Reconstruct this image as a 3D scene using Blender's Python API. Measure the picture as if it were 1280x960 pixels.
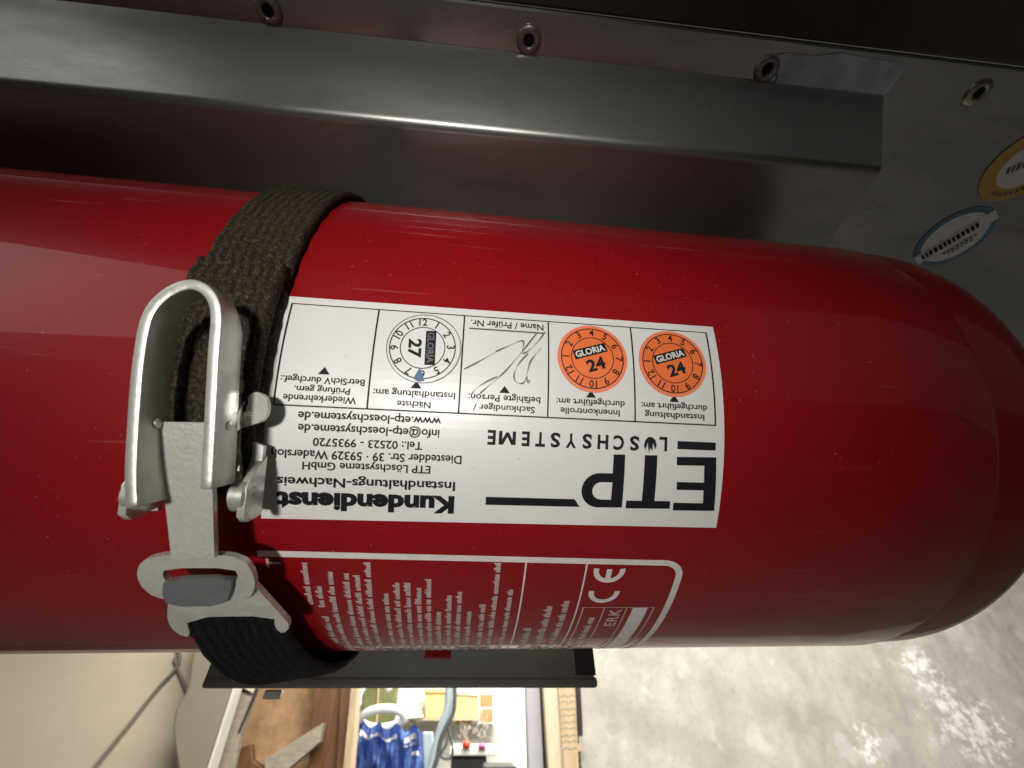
import bpy, bmesh, math, random
from mathutils import Vector, Matrix

random.seed(7)
for o in list(bpy.data.objects):
    bpy.data.objects.remove(o, do_unlink=True)
SC = bpy.context.scene
COL = SC.collection

# ------------------------------------------------------------------ camera
F = 500.0                      # focal length in photo pixels (1280 wide)
CAMH = 1.2
CAM = Vector((0, 0, CAMH))
Rw = Matrix(((0.99591, 0.05372, 0.07259),        # camera (right, down, forward) -> world
             (-0.09010, 0.64473, 0.75908),
             (-0.00602, -0.76252, 0.64694)))
def orthonormal(m):
    a = Vector(m[0]).normalized()
    b = Vector(m[1]); b = (b - a * b.dot(a)).normalized()
    c = a.cross(b)
    return Matrix((a, b, c))
Rw = orthonormal(Rw)
cam_d = bpy.data.cameras.new('Camera')
cam_d.sensor_width = 36.0
cam_d.lens = F / 1280.0 * 36.0
cam_d.clip_start = 0.005
cam_d.clip_end = 100.0
cam_d.dof.use_dof = True
cam_d.dof.focus_distance = 0.105
cam_d.dof.aperture_fstop = 22.0
cam = bpy.data.objects.new('Camera', cam_d)
COL.objects.link(cam)
cx, cy, cz = Rw.col[0], -Rw.col[1], -Rw.col[2]
mw = Matrix((cx, cy, cz)).transposed().to_4x4()
mw.translation = CAM
cam.matrix_world = mw
SC.camera = cam

# ------------------------------------------------------------------ world and lamps
W = bpy.data.worlds.new('World'); SC.world = W; W.use_nodes = True
bg = W.node_tree.nodes['Background']
bg.inputs[0].default_value = (0.95, 0.93, 0.88, 1)
bg.inputs[1].default_value = 0.072

def lamp(name, kind, loc, target, power, size=0.5, size_y=None, color=(1, 0.96, 0.9), **kw):
    d = bpy.data.lights.new(name, kind)
    d.energy = power; d.color = color
    if kind == 'AREA':
        d.shape = 'RECTANGLE'; d.size = size; d.size_y = size_y or size
    else:
        d.shadow_soft_size = size
    for k, v in kw.items():
        setattr(d, k, v)
    o = bpy.data.objects.new(name, d); COL.objects.link(o)
    o.location = loc
    o.rotation_euler = (Vector(target) - Vector(loc)).to_track_quat('-Z', 'Y').to_euler()
    return o
lamp('key_spot', 'SPOT', (-0.16, -1.25, 0.55), (-0.018, 0.09, 1.295), 108, 0.085, spot_size=math.radians(9.9), spot_blend=1.0)  # unseen spot added behind the camera, narrow soft cone darkens the right end
lamp('fill_area', 'AREA', (-2.2, -1.5, 1.7), (-0.1, 0.1, 1.3), 10, 2.0, 1.4)  # unseen area light, soft fill from behind left
lamp('ceiling_lamp', 'AREA', (0.9, 1.0, 2.9), (0.9, 3.1, 1.1), 225, 4.4, 0.4, color=(1, .96, .87))
lamp('shop_lamp', 'AREA', (0.2, 4.3, 2.7), (0.2, 4.9, 0.6), 140, 1.6, 1.4, color=(1, 0.97, 0.9))

SC.render.engine = 'CYCLES'
vs = SC.view_settings
vs.view_transform = 'Standard'; vs.look = 'None'; vs.exposure = 0.0; vs.gamma = 1.0; vs.use_curve_mapping = False

# ------------------------------------------------------------------ pixel helpers (photo 1280x960) -> point on a plane of the place
def ray(px, py):
    return Rw @ Vector(((px - 640) / F, (py - 480) / F, 1.0))
def atY(px, py, Y):
    v = ray(px, py); return CAM + v * (Y / v.y)
def atZ(px, py, Z):
    v = ray(px, py); return CAM + v * ((Z - CAMH) / v.z)

# ------------------------------------------------------------------ materials
def new_mat(name):
    m = bpy.data.materials.new(name); m.use_nodes = True
    nt = m.node_tree
    return m, nt, nt.nodes['Principled BSDF']
def mat(name, col, rough=0.5, metal=0.0, coat=0.0, spec=0.5, noise=0.0, nscale=20.0, bump=0.0, bscale=200.0, col2=None, detail=6.0, rvar=0.0, coat_rough=0.05, stretch=None, contrast=(0.35, 0.65), bdist=.001, bdetail=3):
    m, nt, b = new_mat(name)
    N, L = nt.nodes, nt.links
    b.inputs['Base Color'].default_value = (*col, 1)
    b.inputs['Roughness'].default_value = rough
    b.inputs['Metallic'].default_value = metal
    b.inputs['Coat Weight'].default_value = coat
    b.inputs['Coat Roughness'].default_value = coat_rough
    b.inputs['Specular IOR Level'].default_value = spec
    if noise or bump or rvar:
        tc = N.new('ShaderNodeTexCoord'); mp = N.new('ShaderNodeMapping')
        L.new(tc.outputs['Object'], mp.inputs[0])
        if stretch: mp.inputs['Scale'].default_value = stretch
    if noise or rvar:
        n = N.new('ShaderNodeTexNoise'); n.inputs['Scale'].default_value = nscale; n.inputs['Detail'].default_value = detail
        n.inputs['Roughness'].default_value = 0.65
        L.new(mp.outputs[0], n.inputs['Vector'])
        r = N.new('ShaderNodeMapRange'); r.inputs[1].default_value, r.inputs[2].default_value = contrast
        L.new(n.outputs['Fac'], r.inputs[0])
        if noise:
            mx = N.new('ShaderNodeMix'); mx.data_type = 'RGBA'
            c2 = col2 or tuple(c * (1 - noise) for c in col)
            mx.inputs[6].default_value = (*col, 1); mx.inputs[7].default_value = (*c2, 1)
            L.new(r.outputs[0], mx.inputs[0]); L.new(mx.outputs[2], b.inputs['Base Color'])
        if rvar:
            r2 = N.new('ShaderNodeMapRange'); r2.inputs[3].default_value = rough - rvar; r2.inputs[4].default_value = rough + rvar
            L.new(r.outputs[0], r2.inputs[0]); L.new(r2.outputs[0], b.inputs['Roughness'])
    if bump:
        n2 = N.new('ShaderNodeTexNoise'); n2.inputs['Scale'].default_value = bscale; n2.inputs['Detail'].default_value = bdetail
        L.new(mp.outputs[0], n2.inputs['Vector'])
        bp = N.new('ShaderNodeBump'); bp.inputs['Strength'].default_value = bump; bp.inputs['Distance'].default_value = bdist
        L.new(n2.outputs['Fac'], bp.inputs['Height']); L.new(bp.outputs[0], b.inputs['Normal'])
    return m

M_red = mat('red_lacquer', (0.27, 0.005, 0.008), 0.36, coat=0.45, coat_rough=0.03, spec=.22, noise=0.20, nscale=9, bump=0.035, bscale=420, rvar=0.05)
def add_specks(m, scale, lo, hi, col, amount, stretch=(1, 1, 1)):
    nt = m.node_tree; N, L = nt.nodes, nt.links; b = N['Principled BSDF']; src = b.inputs['Base Color'].links[0].from_socket
    tc = N.new('ShaderNodeTexCoord'); n = N.new('ShaderNodeTexNoise'); n.inputs['Scale'].default_value = scale; n.inputs['Detail'].default_value = 4
    mp = N.new('ShaderNodeMapping'); mp.inputs['Scale'].default_value = stretch; L.new(tc.outputs['Object'], mp.inputs[0]); L.new(mp.outputs[0], n.inputs['Vector'])
    mr = N.new('ShaderNodeMapRange'); mr.inputs[1].default_value = lo; mr.inputs[2].default_value = hi; mr.inputs[4].default_value = amount; L.new(n.outputs['Fac'], mr.inputs[0])
    mx = N.new('ShaderNodeMix'); mx.data_type = 'RGBA'; mx.inputs[7].default_value = (*col, 1)
    L.new(mr.outputs[0], mx.inputs[0]); L.new(src, mx.inputs[6]); L.new(mx.outputs[2], b.inputs['Base Color'])
add_specks(M_red, 1100, .69, .80, (.45, .30, .26), .5)
add_specks(M_red, 420, .68, .78, (.42, .16, .14), .35, (.05, 1, 1))
M_paper = mat('sticker_paper', (0.74, 0.735, 0.72), 0.36, noise=0.09, nscale=28, rvar=0.08, bump=.04, bscale=120)
add_specks(M_paper, 800, .66, .78, (.42, .38, .33), .5)
M_ink = mat('black_ink', (0.008, 0.008, 0.010), 0.6, spec=.2)
M_inkgrey = mat('grey_ink', (0.10, 0.10, 0.11), 0.5)
M_pen = mat('pen_ink', (0.10, 0.10, 0.12), 0.5)
M_blueink = mat('blue_ink', (0.02, 0.10, 0.24), 0.5)
M_orange = mat('orange_vinyl', (0.86, 0.18, 0.045), 0.4, noise=0.12, nscale=120)
M_orange_edge = mat('orange_vinyl_edge', (0.84, 0.22, 0.10), 0.4)
M_print = mat('white_print', (0.74, 0.69, 0.67), 0.4, noise=0.15, nscale=300)
M_print_fine = mat('fine_white_print', (0.60, 0.46, 0.44), 0.4, noise=0.3, nscale=900)
M_zinc = mat('zinc_plate', (0.82, 0.83, 0.76), 0.32, metal=0.5, noise=0.22, nscale=140, bump=0.15, bscale=900, rvar=0.1, col2=(0.62, 0.63, 0.57))
M_steel = mat('steel_lever', (0.60, 0.60, 0.57), 0.38, metal=0.6, noise=0.15, nscale=90, bump=0.06, bscale=500, rvar=0.06)
add_specks(M_zinc, 900, .64, .76, (.34, .32, .28), .4); add_specks(M_zinc, 320, .60, .72, (.45, .43, .38), .45, (.12, 1, 1))
add_specks(M_steel, 600, .60, .75, (.25, .24, .22), .5); add_specks(M_steel, 120, .56, .70, (.34, .33, .31), .6)
M_steel_grey = mat('grey_steel_tab', (0.20, 0.21, 0.215), 0.5, metal=0.3, noise=0.2, nscale=200)
M_web = mat('woven_webbing', (0.024, 0.019, 0.013), 0.9, noise=1.0, nscale=1300, detail=6, col2=(0.15, 0.108, 0.066), bump=.6, bscale=2600, contrast=(0.48, 0.8), spec=0.2)
M_webblack = mat('black_webbing', (0.010, 0.009, 0.010), 0.85, noise=0.5, nscale=300, bump=0.8, bscale=1500, spec=0.25)
M_galv = mat('galvanised_sheet', (0.42, 0.425, 0.43), 0.26, metal=0.85, noise=0.35, nscale=14, bump=0.012, bscale=300, rvar=0.08, col2=(0.28, 0.285, 0.295), stretch=(0.35, 1, 1))
M_galv2 = mat('galvanised_channel', (0.38, 0.385, 0.37), 0.30, metal=0.75, noise=0.3, nscale=16, bump=0.015, bscale=300, rvar=0.08, col2=(0.27, 0.275, 0.268), stretch=(0.3, 1, 1))
add_specks(M_galv, 60, .58, .72, (.16, .15, .14), .5, (.2, 1, 1)); add_specks(M_galv2, 45, .58, .72, (.16, .16, .15), .45, (.25, 1, 1)); add_specks(M_galv2, 900, .64, .75, (.10, .10, .10), .5)
M_rivet = mat('rivet_steel', (0.40, 0.36, 0.31), 0.38, metal=0.8, noise=0.4, nscale=400, rvar=0.1)
M_hole = mat('dark_hole', (0.004, 0.003, 0.003), 0.9)
M_blackframe = mat('black_underside', (0.07, 0.064, 0.058), 0.75, noise=0.4, nscale=12)
M_film = mat('film_residue', (0.60, 0.64, 0.74), 0.42, metal=.7, noise=0.35, nscale=60, bump=0.6, bscale=120)
M_bracket = mat('grey_bracket_paint', (0.21, 0.215, 0.195), 0.48, noise=0.25, nscale=40, bump=0.08, bscale=400)
M_bracket_end = mat('dark_bracket_end', (0.022, 0.020, 0.020), 0.6, noise=0.3, nscale=90)
M_ylw = mat('yellow_vinyl', (0.64, 0.43, 0.08), 0.45, noise=0.15, nscale=200)
M_blu = mat('blue_vinyl', (0.10, 0.25, 0.38), 0.4, noise=0.2, nscale=200)
M_whv = mat('white_vinyl', (0.82, 0.82, 0.84), 0.4, noise=0.1, nscale=200)
M_concrete = mat('rough_plaster', (0.48, 0.465, 0.415), 0.85, noise=0.4, nscale=5.5, detail=11, col2=(0.335, 0.325, 0.29), bump=.5, bscale=9, bdist=.02, bdetail=9, stretch=(1.1, 1, .8), contrast=(.32, .72))
add_specks(M_concrete, 38, .58, .66, (.27, .26, .23), .3); add_specks(M_concrete, 5, .58, .68, (.54, .535, .50), .7)
def add_flaking(m, centres):
    # remains of white paint: a patch of the wall's own colour with ragged edges
    nt = m.node_tree; N, L = nt.nodes, nt.links; b = N['Principled BSDF']
    src = b.inputs['Base Color'].links[0].from_socket
    tc = N.new('ShaderNodeTexCoord')
    tot = None
    for (x, z, rx, rz) in centres:
        mp = N.new('ShaderNodeMapping'); mp.vector_type = 'TEXTURE'
        mp.inputs['Location'].default_value = (x, 0, z); mp.inputs['Scale'].default_value = (rx, 10, rz); mp.inputs['Rotation'].default_value = (0, .5, 0)
        L.new(tc.outputs['Object'], mp.inputs[0])
        ln = N.new('ShaderNodeVectorMath'); ln.operation = 'LENGTH'; L.new(mp.outputs[0], ln.inputs[0])
        mr = N.new('ShaderNodeMapRange'); mr.inputs[1].default_value = 1.0; mr.inputs[2].default_value = 0.0; mr.inputs[3].default_value = 0; mr.inputs[4].default_value = .30
        L.new(ln.outputs['Value'], mr.inputs[0])
        if tot is None: tot = mr.outputs[0]
        else:
            ad = N.new('ShaderNodeMath'); ad.operation = 'MAXIMUM'; L.new(tot, ad.inputs[0]); L.new(mr.outputs[0], ad.inputs[1]); tot = ad.outputs[0]
    n = N.new('ShaderNodeTexNoise'); n.inputs['Scale'].default_value = 15; n.inputs['Detail'].default_value = 13; n.inputs['Roughness'].default_value = .74
    L.new(tc.outputs['Object'], n.inputs['Vector'])
    ad = N.new('ShaderNodeMath'); ad.operation = 'ADD'; L.new(tot, ad.inputs[0]); L.new(n.outputs['Fac'], ad.inputs[1])
    th = N.new('ShaderNodeMapRange'); th.inputs[1].default_value = .69; th.inputs[2].default_value = .80; L.new(ad.outputs[0], th.inputs[0])
    mx = N.new('ShaderNodeMix'); mx.data_type = 'RGBA'; mx.inputs[7].default_value = (.80, .79, .76, 1)
    L.new(th.outputs[0], mx.inputs[0]); L.new(src, mx.inputs[6]); L.new(mx.outputs[2], b.inputs['Base Color'])
M_floor = mat('concrete_floor', (0.075, 0.07, 0.066), 0.7, noise=0.4, nscale=3)
M_patch = mat('white_flaking_paint', (0.78, 0.77, 0.74), 0.7, noise=0.2, nscale=30, bump=0.5, bscale=80)
M_white = mat('white_wall_paint', (0.78, 0.77, 0.72), 0.7, noise=0.08, nscale=3)
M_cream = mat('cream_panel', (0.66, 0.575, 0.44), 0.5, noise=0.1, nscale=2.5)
M_cream_shade = mat('cream_panel_shade', (0.26, 0.235, 0.18), 0.55, noise=0.1, nscale=4)  # darker greige for the cream panel's shaded part
M_creamedge = mat('pale_edge', (0.70, 0.68, 0.60), 0.5)
M_cable = mat('taupe_cable', (0.22, 0.19, 0.155), 0.6)
M_osb = mat('particle_board', (0.46, 0.28, 0.15), 0.75, noise=0.45, nscale=9, detail=9, col2=(0.25, 0.145, 0.075), bump=0.3, bscale=60)
M_brown = mat('brown_timber', (0.17, 0.072, 0.030), 0.6, noise=0.45, nscale=7, stretch=(6, 6, 0.8))
M_lwood = mat('light_timber', (0.56, 0.42, 0.26), 0.65, noise=0.25, nscale=8, stretch=(6, 6, 0.8))
M_pwood = mat('pale_timber', (0.66, 0.58, 0.42), 0.65, noise=0.2, nscale=8, stretch=(6, 6, 0.8))
M_greybeam = mat('weathered_timber', (0.36, 0.31, 0.24), 0.75, noise=0.3, nscale=9, stretch=(2, 6, 6))
M_wave = mat('wavy_stain', (0.42, 0.36, 0.26), 0.7)
M_lilac = mat('lilac_grey_paint', (0.42, 0.41, 0.45), 0.5, noise=0.1, nscale=6)
M_dark = mat('dark_brown_gap', (0.035, 0.022, 0.02), 0.8)
M_cardboard = mat('cardboard', (0.70, 0.46, 0.18), 0.75, noise=0.15, nscale=10)
M_cardboard2 = mat('brown_cardboard', (0.42, 0.20, 0.08), 0.75, noise=0.25, nscale=12)
M_green = mat('olive_green', (0.16, 0.17, 0.055), 0.6, noise=0.3, nscale=6)
M_blue = mat('blue_plastic_bag', (0.05, 0.12, 0.44), 0.5, noise=0.5, nscale=14, col2=(0.17, 0.28, 0.60))
M_hose = mat('white_hose', (0.72, 0.74, 0.72), 0.4)
M_pipe = mat('pale_blue_pipe', (0.50, 0.60, 0.66), 0.4, noise=0.2, nscale=6)
M_grey = mat('grey_frame', (0.10, 0.11, 0.12), 0.45, metal=0.2)
M_black = mat('black_cabinet', (0.02, 0.02, 0.022), 0.5)
M_redtoy = mat('red_plastic', (0.65, 0.06, 0.02), 0.4)
M_pink = mat('pink_plastic', (0.45, 0.10, 0.25), 0.4)
M_shelf = mat('shelf_board', (0.42, 0.33, 0.22), 0.6)

# ------------------------------------------------------------------ mesh helpers
def link(name, me, m, parent=None, smooth=False, kind=None):
    o = bpy.data.objects.new(name, me); COL.objects.link(o)
    if m is not None: me.materials.append(m)
    if parent is not None: o.parent = parent
    if smooth:
        for p in me.polygons: p.use_smooth = True
    if kind: o['kind'] = kind
    return o
def from_bm(name, bm, m, parent=None, smooth=False, kind=None):
    me = bpy.data.meshes.new(name); bm.to_mesh(me); bm.free()
    return link(name, me, m, parent, smooth, kind)
def from_data(name, v, f, m, parent=None, smooth=False, kind=None, fix=True):
    me = bpy.data.meshes.new(name); me.from_pydata([tuple(p) for p in v], [], f); me.update()
    if fix:
        bm = bmesh.new(); bm.from_mesh(me); bmesh.ops.recalc_face_normals(bm, faces=bm.faces); bm.to_mesh(me); bm.free()
    return link(name, me, m, parent, smooth, kind)
def empty(name, loc=(0, 0, 0), label=None, cat=None, group=None):
    o = bpy.data.objects.new(name, None); COL.objects.link(o); o.location = loc
    o.empty_display_size = 0.02
    return tag(o, label, cat, group)
def tag(o, label=None, cat=None, group=None, kind=None):
    if label: o['label'] = label
    if cat: o['category'] = cat
    if group: o['group'] = group
    if kind: o['kind'] = kind
    return o
def bevel(o, w, seg=2, angle=40):
    md = o.modifiers.new('Bevel', 'BEVEL'); md.width = w; md.segments = seg
    md.limit_method = 'ANGLE'; md.angle_limit = math.radians(angle); return o

def split(o, ang=32):
    md = o.modifiers.new('EdgeSplit', 'EDGE_SPLIT'); md.split_angle = math.radians(ang); return o
def prism_px(name, quad, Y, depth, m, parent=None, origin=None, bev=0.0):
    """closed prism whose front face is a polygon on the vertical plane y=Y"""
    P = [atY(x, y, Y) for x, y in quad]
    n = len(P); Vv = P + [p + Vector((0, depth, 0)) for p in P]
    fs = [list(range(n)), list(range(2 * n - 1, n - 1, -1))] + [[i, (i + 1) % n, n + (i + 1) % n, n + i] for i in range(n)]
    org = Vector(origin) if origin is not None else Vector((0, 0, 0))
    o = from_data(name, [p - org for p in Vv], fs, m, parent)
    if bev: bevel(o, bev)
    return o
def tube(name, pts, r, m, parent=None, n=10, closed=False, caps=True, rfun=None):
    P = [Vector(p) for p in pts]; V = []; Fc = []
    k = len(P); up = Vector((0.13, 0.21, 0.97)).normalized()
    for i, p in enumerate(P):
        if closed: tg = (P[(i + 1) % k] - P[i - 1]).normalized()
        else: tg = (P[min(i + 1, k - 1)] - P[max(i - 1, 0)]).normalized()
        a = tg.cross(up)
        if a.length < 1e-3: a = tg.cross(Vector((1, 0, 0)))
        a.normalize(); b = tg.cross(a)
        rr = r if rfun is None else r * rfun(i / (k - 1))
        for j in range(n):
            t = 2 * math.pi * j / n; V.append(p + (a * math.cos(t) + b * math.sin(t)) * rr)
    for i in range(k if closed else k - 1):
        for j in range(n):
            Fc.append([i * n + j, i * n + (j + 1) % n, ((i + 1) % k) * n + (j + 1) % n, ((i + 1) % k) * n + j])
    if caps and not closed:
        Fc.append(list(range(n))); Fc.append(list(range((k - 1) * n, k * n)))
    return from_data(name, V, Fc, m, parent, True)
def catmull(pts, sub=6):
    P = [Vector(p) for p in pts]; out = []
    for i in range(len(P) - 1):
        p0, p1, p2, p3 = P[max(i - 1, 0)], P[i], P[i + 1], P[min(i + 2, len(P) - 1)]
        for k in range(sub):
            t = k / sub
            out.append(0.5 * ((2 * p1) + (-p0 + p2) * t + (2 * p0 - 5 * p1 + 4 * p2 - p3) * t * t + (-p0 + 3 * p1 - 3 * p2 + p3) * t ** 3))
    out.append(P[-1]); return out
def smooth_poly(pts, it=2):
    for _ in range(it):
        q = []
        for i in range(len(pts)):
            a, b = pts[i], pts[(i + 1) % len(pts)]
            q.append((a[0] * .75 + b[0] * .25, a[1] * .75 + b[1] * .25)); q.append((a[0] * .25 + b[0] * .75, a[1] * .25 + b[1] * .75))
        pts = q
    return pts
def plate2d(loops, thick, bev=0.0):
    """2-D outline(s), holes allowed, extruded to a plate: returns mesh with z in 0..thick"""
    cu = bpy.data.curves.new('tmp', 'CURVE'); cu.dimensions = '2D'; cu.fill_mode = 'BOTH'
    cu.extrude = max(thick / 2 - bev, 0); cu.bevel_depth = bev; cu.bevel_resolution = 1; cu.offset = -bev
    for L in loops:
        sp = cu.splines.new('POLY'); sp.points.add(len(L) - 1); sp.use_cyclic_u = True
        for p, q in zip(sp.points, L): p.co = (q[0], q[1], 0, 1)
    ob = bpy.data.objects.new('tmp', cu)
    me = bpy.data.meshes.new_from_object(ob)
    bpy.data.objects.remove(ob); bpy.data.curves.remove(cu)
    for v in me.vertices: v.co.z += thick / 2
    return me
_cap = None
def text2d(s, bold=0.0, spacing=1.0):
    cu = bpy.data.curves.new('tmp', 'FONT'); cu.body = s; cu.size = 1.0; cu.offset = bold
    cu.space_character = spacing; cu.resolution_u = 3
    ob = bpy.data.objects.new('tmp', cu); me = bpy.data.meshes.new_from_object(ob)
    bpy.data.objects.remove(ob); bpy.data.curves.remove(cu)
    return me
_h = text2d('H'); CAPH = max(v.co.y for v in _h.vertices)

# ------------------------------------------------------------------ SETTING: floor, walls behind
fl = from_data('floor', [(-8, -4, 0), (8, -4, 0), (8, 9, 0), (-8, 9, 0)], [[0, 1, 2, 3]], M_floor, kind='structure')

YW = 3.1                                                       # plane of the far wall with the doorway
# plastered wall to the right of the doorway
def wall_box(name, x0, x1, y0, y1, z0, z1, m, parent=None, bev=0.0):
    V = [(x, y, z) for x in (x0, x1) for y in (y0, y1) for z in (z0, z1)]
    Fc = [[0, 1, 3, 2], [4, 6, 7, 5], [0, 4, 5, 1], [2, 3, 7, 6], [0, 2, 6, 4], [1, 5, 7, 3]]
    o = from_data(name, V, Fc, m, parent)
    if bev: bevel(o, bev)
    return o
xr = atY(722, 907, YW).x
cw = empty('plaster_wall', (xr, YW, 0), 'rough pale grey plastered wall behind the right half of the extinguisher', 'wall')
bm = bmesh.new()
NX, NZ = 120, 90
grid = [[bm.verts.new((5.0 * i / NX, 0.012 * math.sin(i * .37 + j * .21) * math.cos(j * .33 - i * .11) + random.uniform(-.003, .003), 3.0 * j / NZ)) for j in range(NZ + 1)] for i in range(NX + 1)]
for i in range(NX):
    for j in range(NZ):
        bm.faces.new((grid[i][j], grid[i + 1][j], grid[i + 1][j + 1], grid[i][j + 1]))
back = [bm.verts.new(p) for p in ((0, .2, 0), (5, .2, 0), (5, .2, 3), (0, .2, 3))]
bm.faces.new(back[::-1])
from_bm('plaster_face', bm, M_concrete, cw, smooth=True)
pc = atY(1210, 905, YW) - Vector((xr, YW, 0)); pc2 = atY(1150, 835, YW) - Vector((xr, YW, 0))
add_flaking(M_concrete, [(pc.x, pc.z, .55, .42), (pc2.x, pc2.z, .30, .34), (pc.x - .75, pc.z - .1, .22, .22)])

# door frame pieces (front faces on the far wall)
df = empty('door_frame', (atY(690, 907, YW).x, YW, 0), 'door jamb of pale boards and lilac grey lining beside the plastered wall', 'door frame')
def dfp(name, q, Y, d, m, bev=.004):
    return prism_px(name, q, Y, d, m, df, df.location, bev)
dfp('lining', [(655, 780), (671, 780), (684, 1060), (664, 1060)], YW + .02, .10, M_lilac)
dfp('shadow_gap', [(671, 780), (682, 780), (692, 1060), (684, 1060)], YW + .05, .08, M_dark)
dfp('board', [(674, 780), (695, 780), (709, 1060), (692, 1060)], YW - .04, .08, M_pwood)
dfp('board', [(693, 780), (715, 780), (729, 1060), (710, 1060)], YW - .06, .10, M_lwood)
dfp('gap_strip', [(712, 780), (722, 780), (736, 1060), (727, 1060)], YW + .0, .06, M_dark)
dfp('peg', [(718, 930), (727, 930), (728, 940), (719, 940)], YW - .05, .09, M_lwood)
for k in range(9):                                              # wavy stain stripes on the board
    y0 = 868 + k * 8.2
    xs = [697.5 + (y0 - 850) * .055 + i * 1.6 for i in range(13)]
    w = 1.5 if k % 2 else 2.3
    up = [(x, y0 + 1.3 * math.sin(i * 1.05 + .4)) for i, x in enumerate(xs)]
    lo = [(x, y + w) for x, y in up]
    dfp('wavy_stripe', up + lo[::-1], YW - .063, .002, M_wave, 0)

# left of the doorway
tp = empty('timber_post', (atY(425, 907, YW).x, YW, 0), 'dark brown timber post with light edge trim left of the doorway', 'post')
prism_px('post_board', [(396, 780), (432, 780), (417, 1060), (380, 1060)], YW - .02, .12, M_brown, tp, tp.location, .004)
prism_px('post_board', [(430, 780), (446, 780), (428, 1060), (415, 1060)], YW - .05, .12, M_brown, tp, tp.location, .004)
prism_px('edge_trim', [(446, 780), (454, 780), (430, 1060), (419, 1060)], YW - .08, .12, M_lwood, tp, tp.location, .004)
pb = prism_px('particle_board', [(322, 780), (412, 780), (398, 1060), (250, 1060)], YW + .1, .03, M_osb)
tag(pb, 'tan particle board sheet left of the brown timber post', 'board')
br = prism_px('wooden_brace', [(330, 950), (404, 903), (400, 928), (360, 962), (330, 990)], YW - .12, .06, M_greybeam, bev=.006)
tag(br, 'weathered grey wooden brace slanting across the particle board', 'brace')
br2 = prism_px('wooden_offcut', [(296, 936), (314, 930), (316, 950), (330, 960), (330, 1000), (286, 1000)], YW - .1, .05, M_brown, bev=.006)
tag(br2, 'short dark brown wooden offcut beside the slanting brace', 'offcut')
sp = empty('beige_partition', (atY(290, 907, 2.9).x, 2.9, 0), 'narrow beige board strip with a dark slit beside the shaded part of the cream panel', 'partition')
prism_px('strip', [(318, 780), (330, 780), (322, 860), (300, 920), (272, 1060), (224, 1060), (262, 960), (296, 850)], 2.9, .04, M_osb if False else M_greybeam, sp, sp.location, .004)
prism_px('slit', [(320, 860), (323, 862), (300, 916), (297, 916)], 2.895, .003, M_dark, sp, sp.location)
prism_px('paper_tag', [(301, 841), (323, 848), (316, 866), (300, 858)], 2.88, .004, M_pwood, sp, sp.location)
# big cream panel at the left, its shaded part built as a darker slab
curve = [(246, 780), (241, 815), (238, 831), (236, 853), (230, 869), (219, 888), (215.5, 908), (219, 930), (232, 960), (262, 1060)]
gp = prism_px('cream_panel_shade', curve + [(226, 1060), (262, 960), (298, 850), (320, 780)][0:0] + [(224, 1060), (259, 960), (294, 850), (318, 780)], 2.78, .10, M_cream_shade, bev=.012) if False else None
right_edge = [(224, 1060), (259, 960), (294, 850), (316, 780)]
gp = empty('panel_shade', (atY(250, 907, 2.75).x, 2.75, 0), 'shaded part of the cream panel as a darker slab with bulging left edge, and white edge strip', 'panel')
prism_px('shade_face', [(246, 780), (241, 815), (238, 831), (236, 853), (230, 869), (219, 888), (215.5, 908), (217, 930), (222, 960), (214, 1060)] + right_edge, 2.75, .08, M_cream_shade, gp, gp.location, .01)  # shade put into colour and shape, outline follows the curved shadow edge
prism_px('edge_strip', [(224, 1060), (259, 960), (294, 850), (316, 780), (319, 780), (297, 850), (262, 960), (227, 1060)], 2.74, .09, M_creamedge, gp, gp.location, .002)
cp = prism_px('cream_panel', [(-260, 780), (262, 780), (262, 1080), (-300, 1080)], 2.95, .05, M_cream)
tag(cp, 'large smooth cream wall panel at the lower left of the photo', 'panel')
pts = [atY(x, y, 2.93) for x, y in ((222, 805), (223, 830), (196, 862), (160, 908), (118, 960), (60, 1035))]
tag(tube('cable', catmull(pts, 6), .0085, M_cable), 'thin taupe cable running diagonally down the cream panel', 'cable')
pts = [atY(x, y, 2.932) for x, y in ((218, 822), (223, 838), (229, 852), (235, 868))]
tag(tube('cable', catmull(pts, 5), .007, M_cable), 'short cable end beside the diagonal cable on the cream panel', 'cable')

# ------------------------------------------------------------------ bright room behind the doorway
rb = from_data('back_wall', [(-3, 6.0, 0), (3.2, 6.0, 0), (3.2, 6.0, 3), (-3, 6.0, 3)], [[0, 1, 2, 3]], M_white, kind='structure')
rs = from_data('side_wall', [(1.05, 3.4, 0), (1.05, 6.0, 0), (1.05, 6.0, 3), (1.05, 3.4, 3)], [[0, 1, 2, 3]], M_white, kind='structure')
gw = empty('green_cabinet', atY(473, 907, 5.9), 'olive green wall cabinet above the blue bag', 'cabinet')
prism_px('cabinet_body', [(456, 845), (497, 845), (491, 906), (451, 906)], 5.75, .2, M_green, gw, gw.location, .01)
prism_px('door_strip', [(473, 845), (475, 845), (471.5, 906), (469.5, 906)], 5.735, .014, M_lwood, gw, gw.location)
sh = empty('wall_shelf', atY(560, 900, 5.7), 'wooden wall shelf carrying cardboard boxes', 'shelf')
prism_px('shelf_board', [(500, 897), (600, 897), (600, 900.5), (500, 900.5)], 5.55, .42, M_shelf, sh, sh.location)
prism_px('shelf_bracket', [(512, 900.5), (516, 900.5), (516, 905), (512, 905)], 5.6, .36, M_shelf, sh, sh.location)
prism_px('shelf_bracket', [(590, 900.5), (594, 900.5), (594, 905), (590, 905)], 5.6, .36, M_shelf, sh, sh.location)
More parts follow.
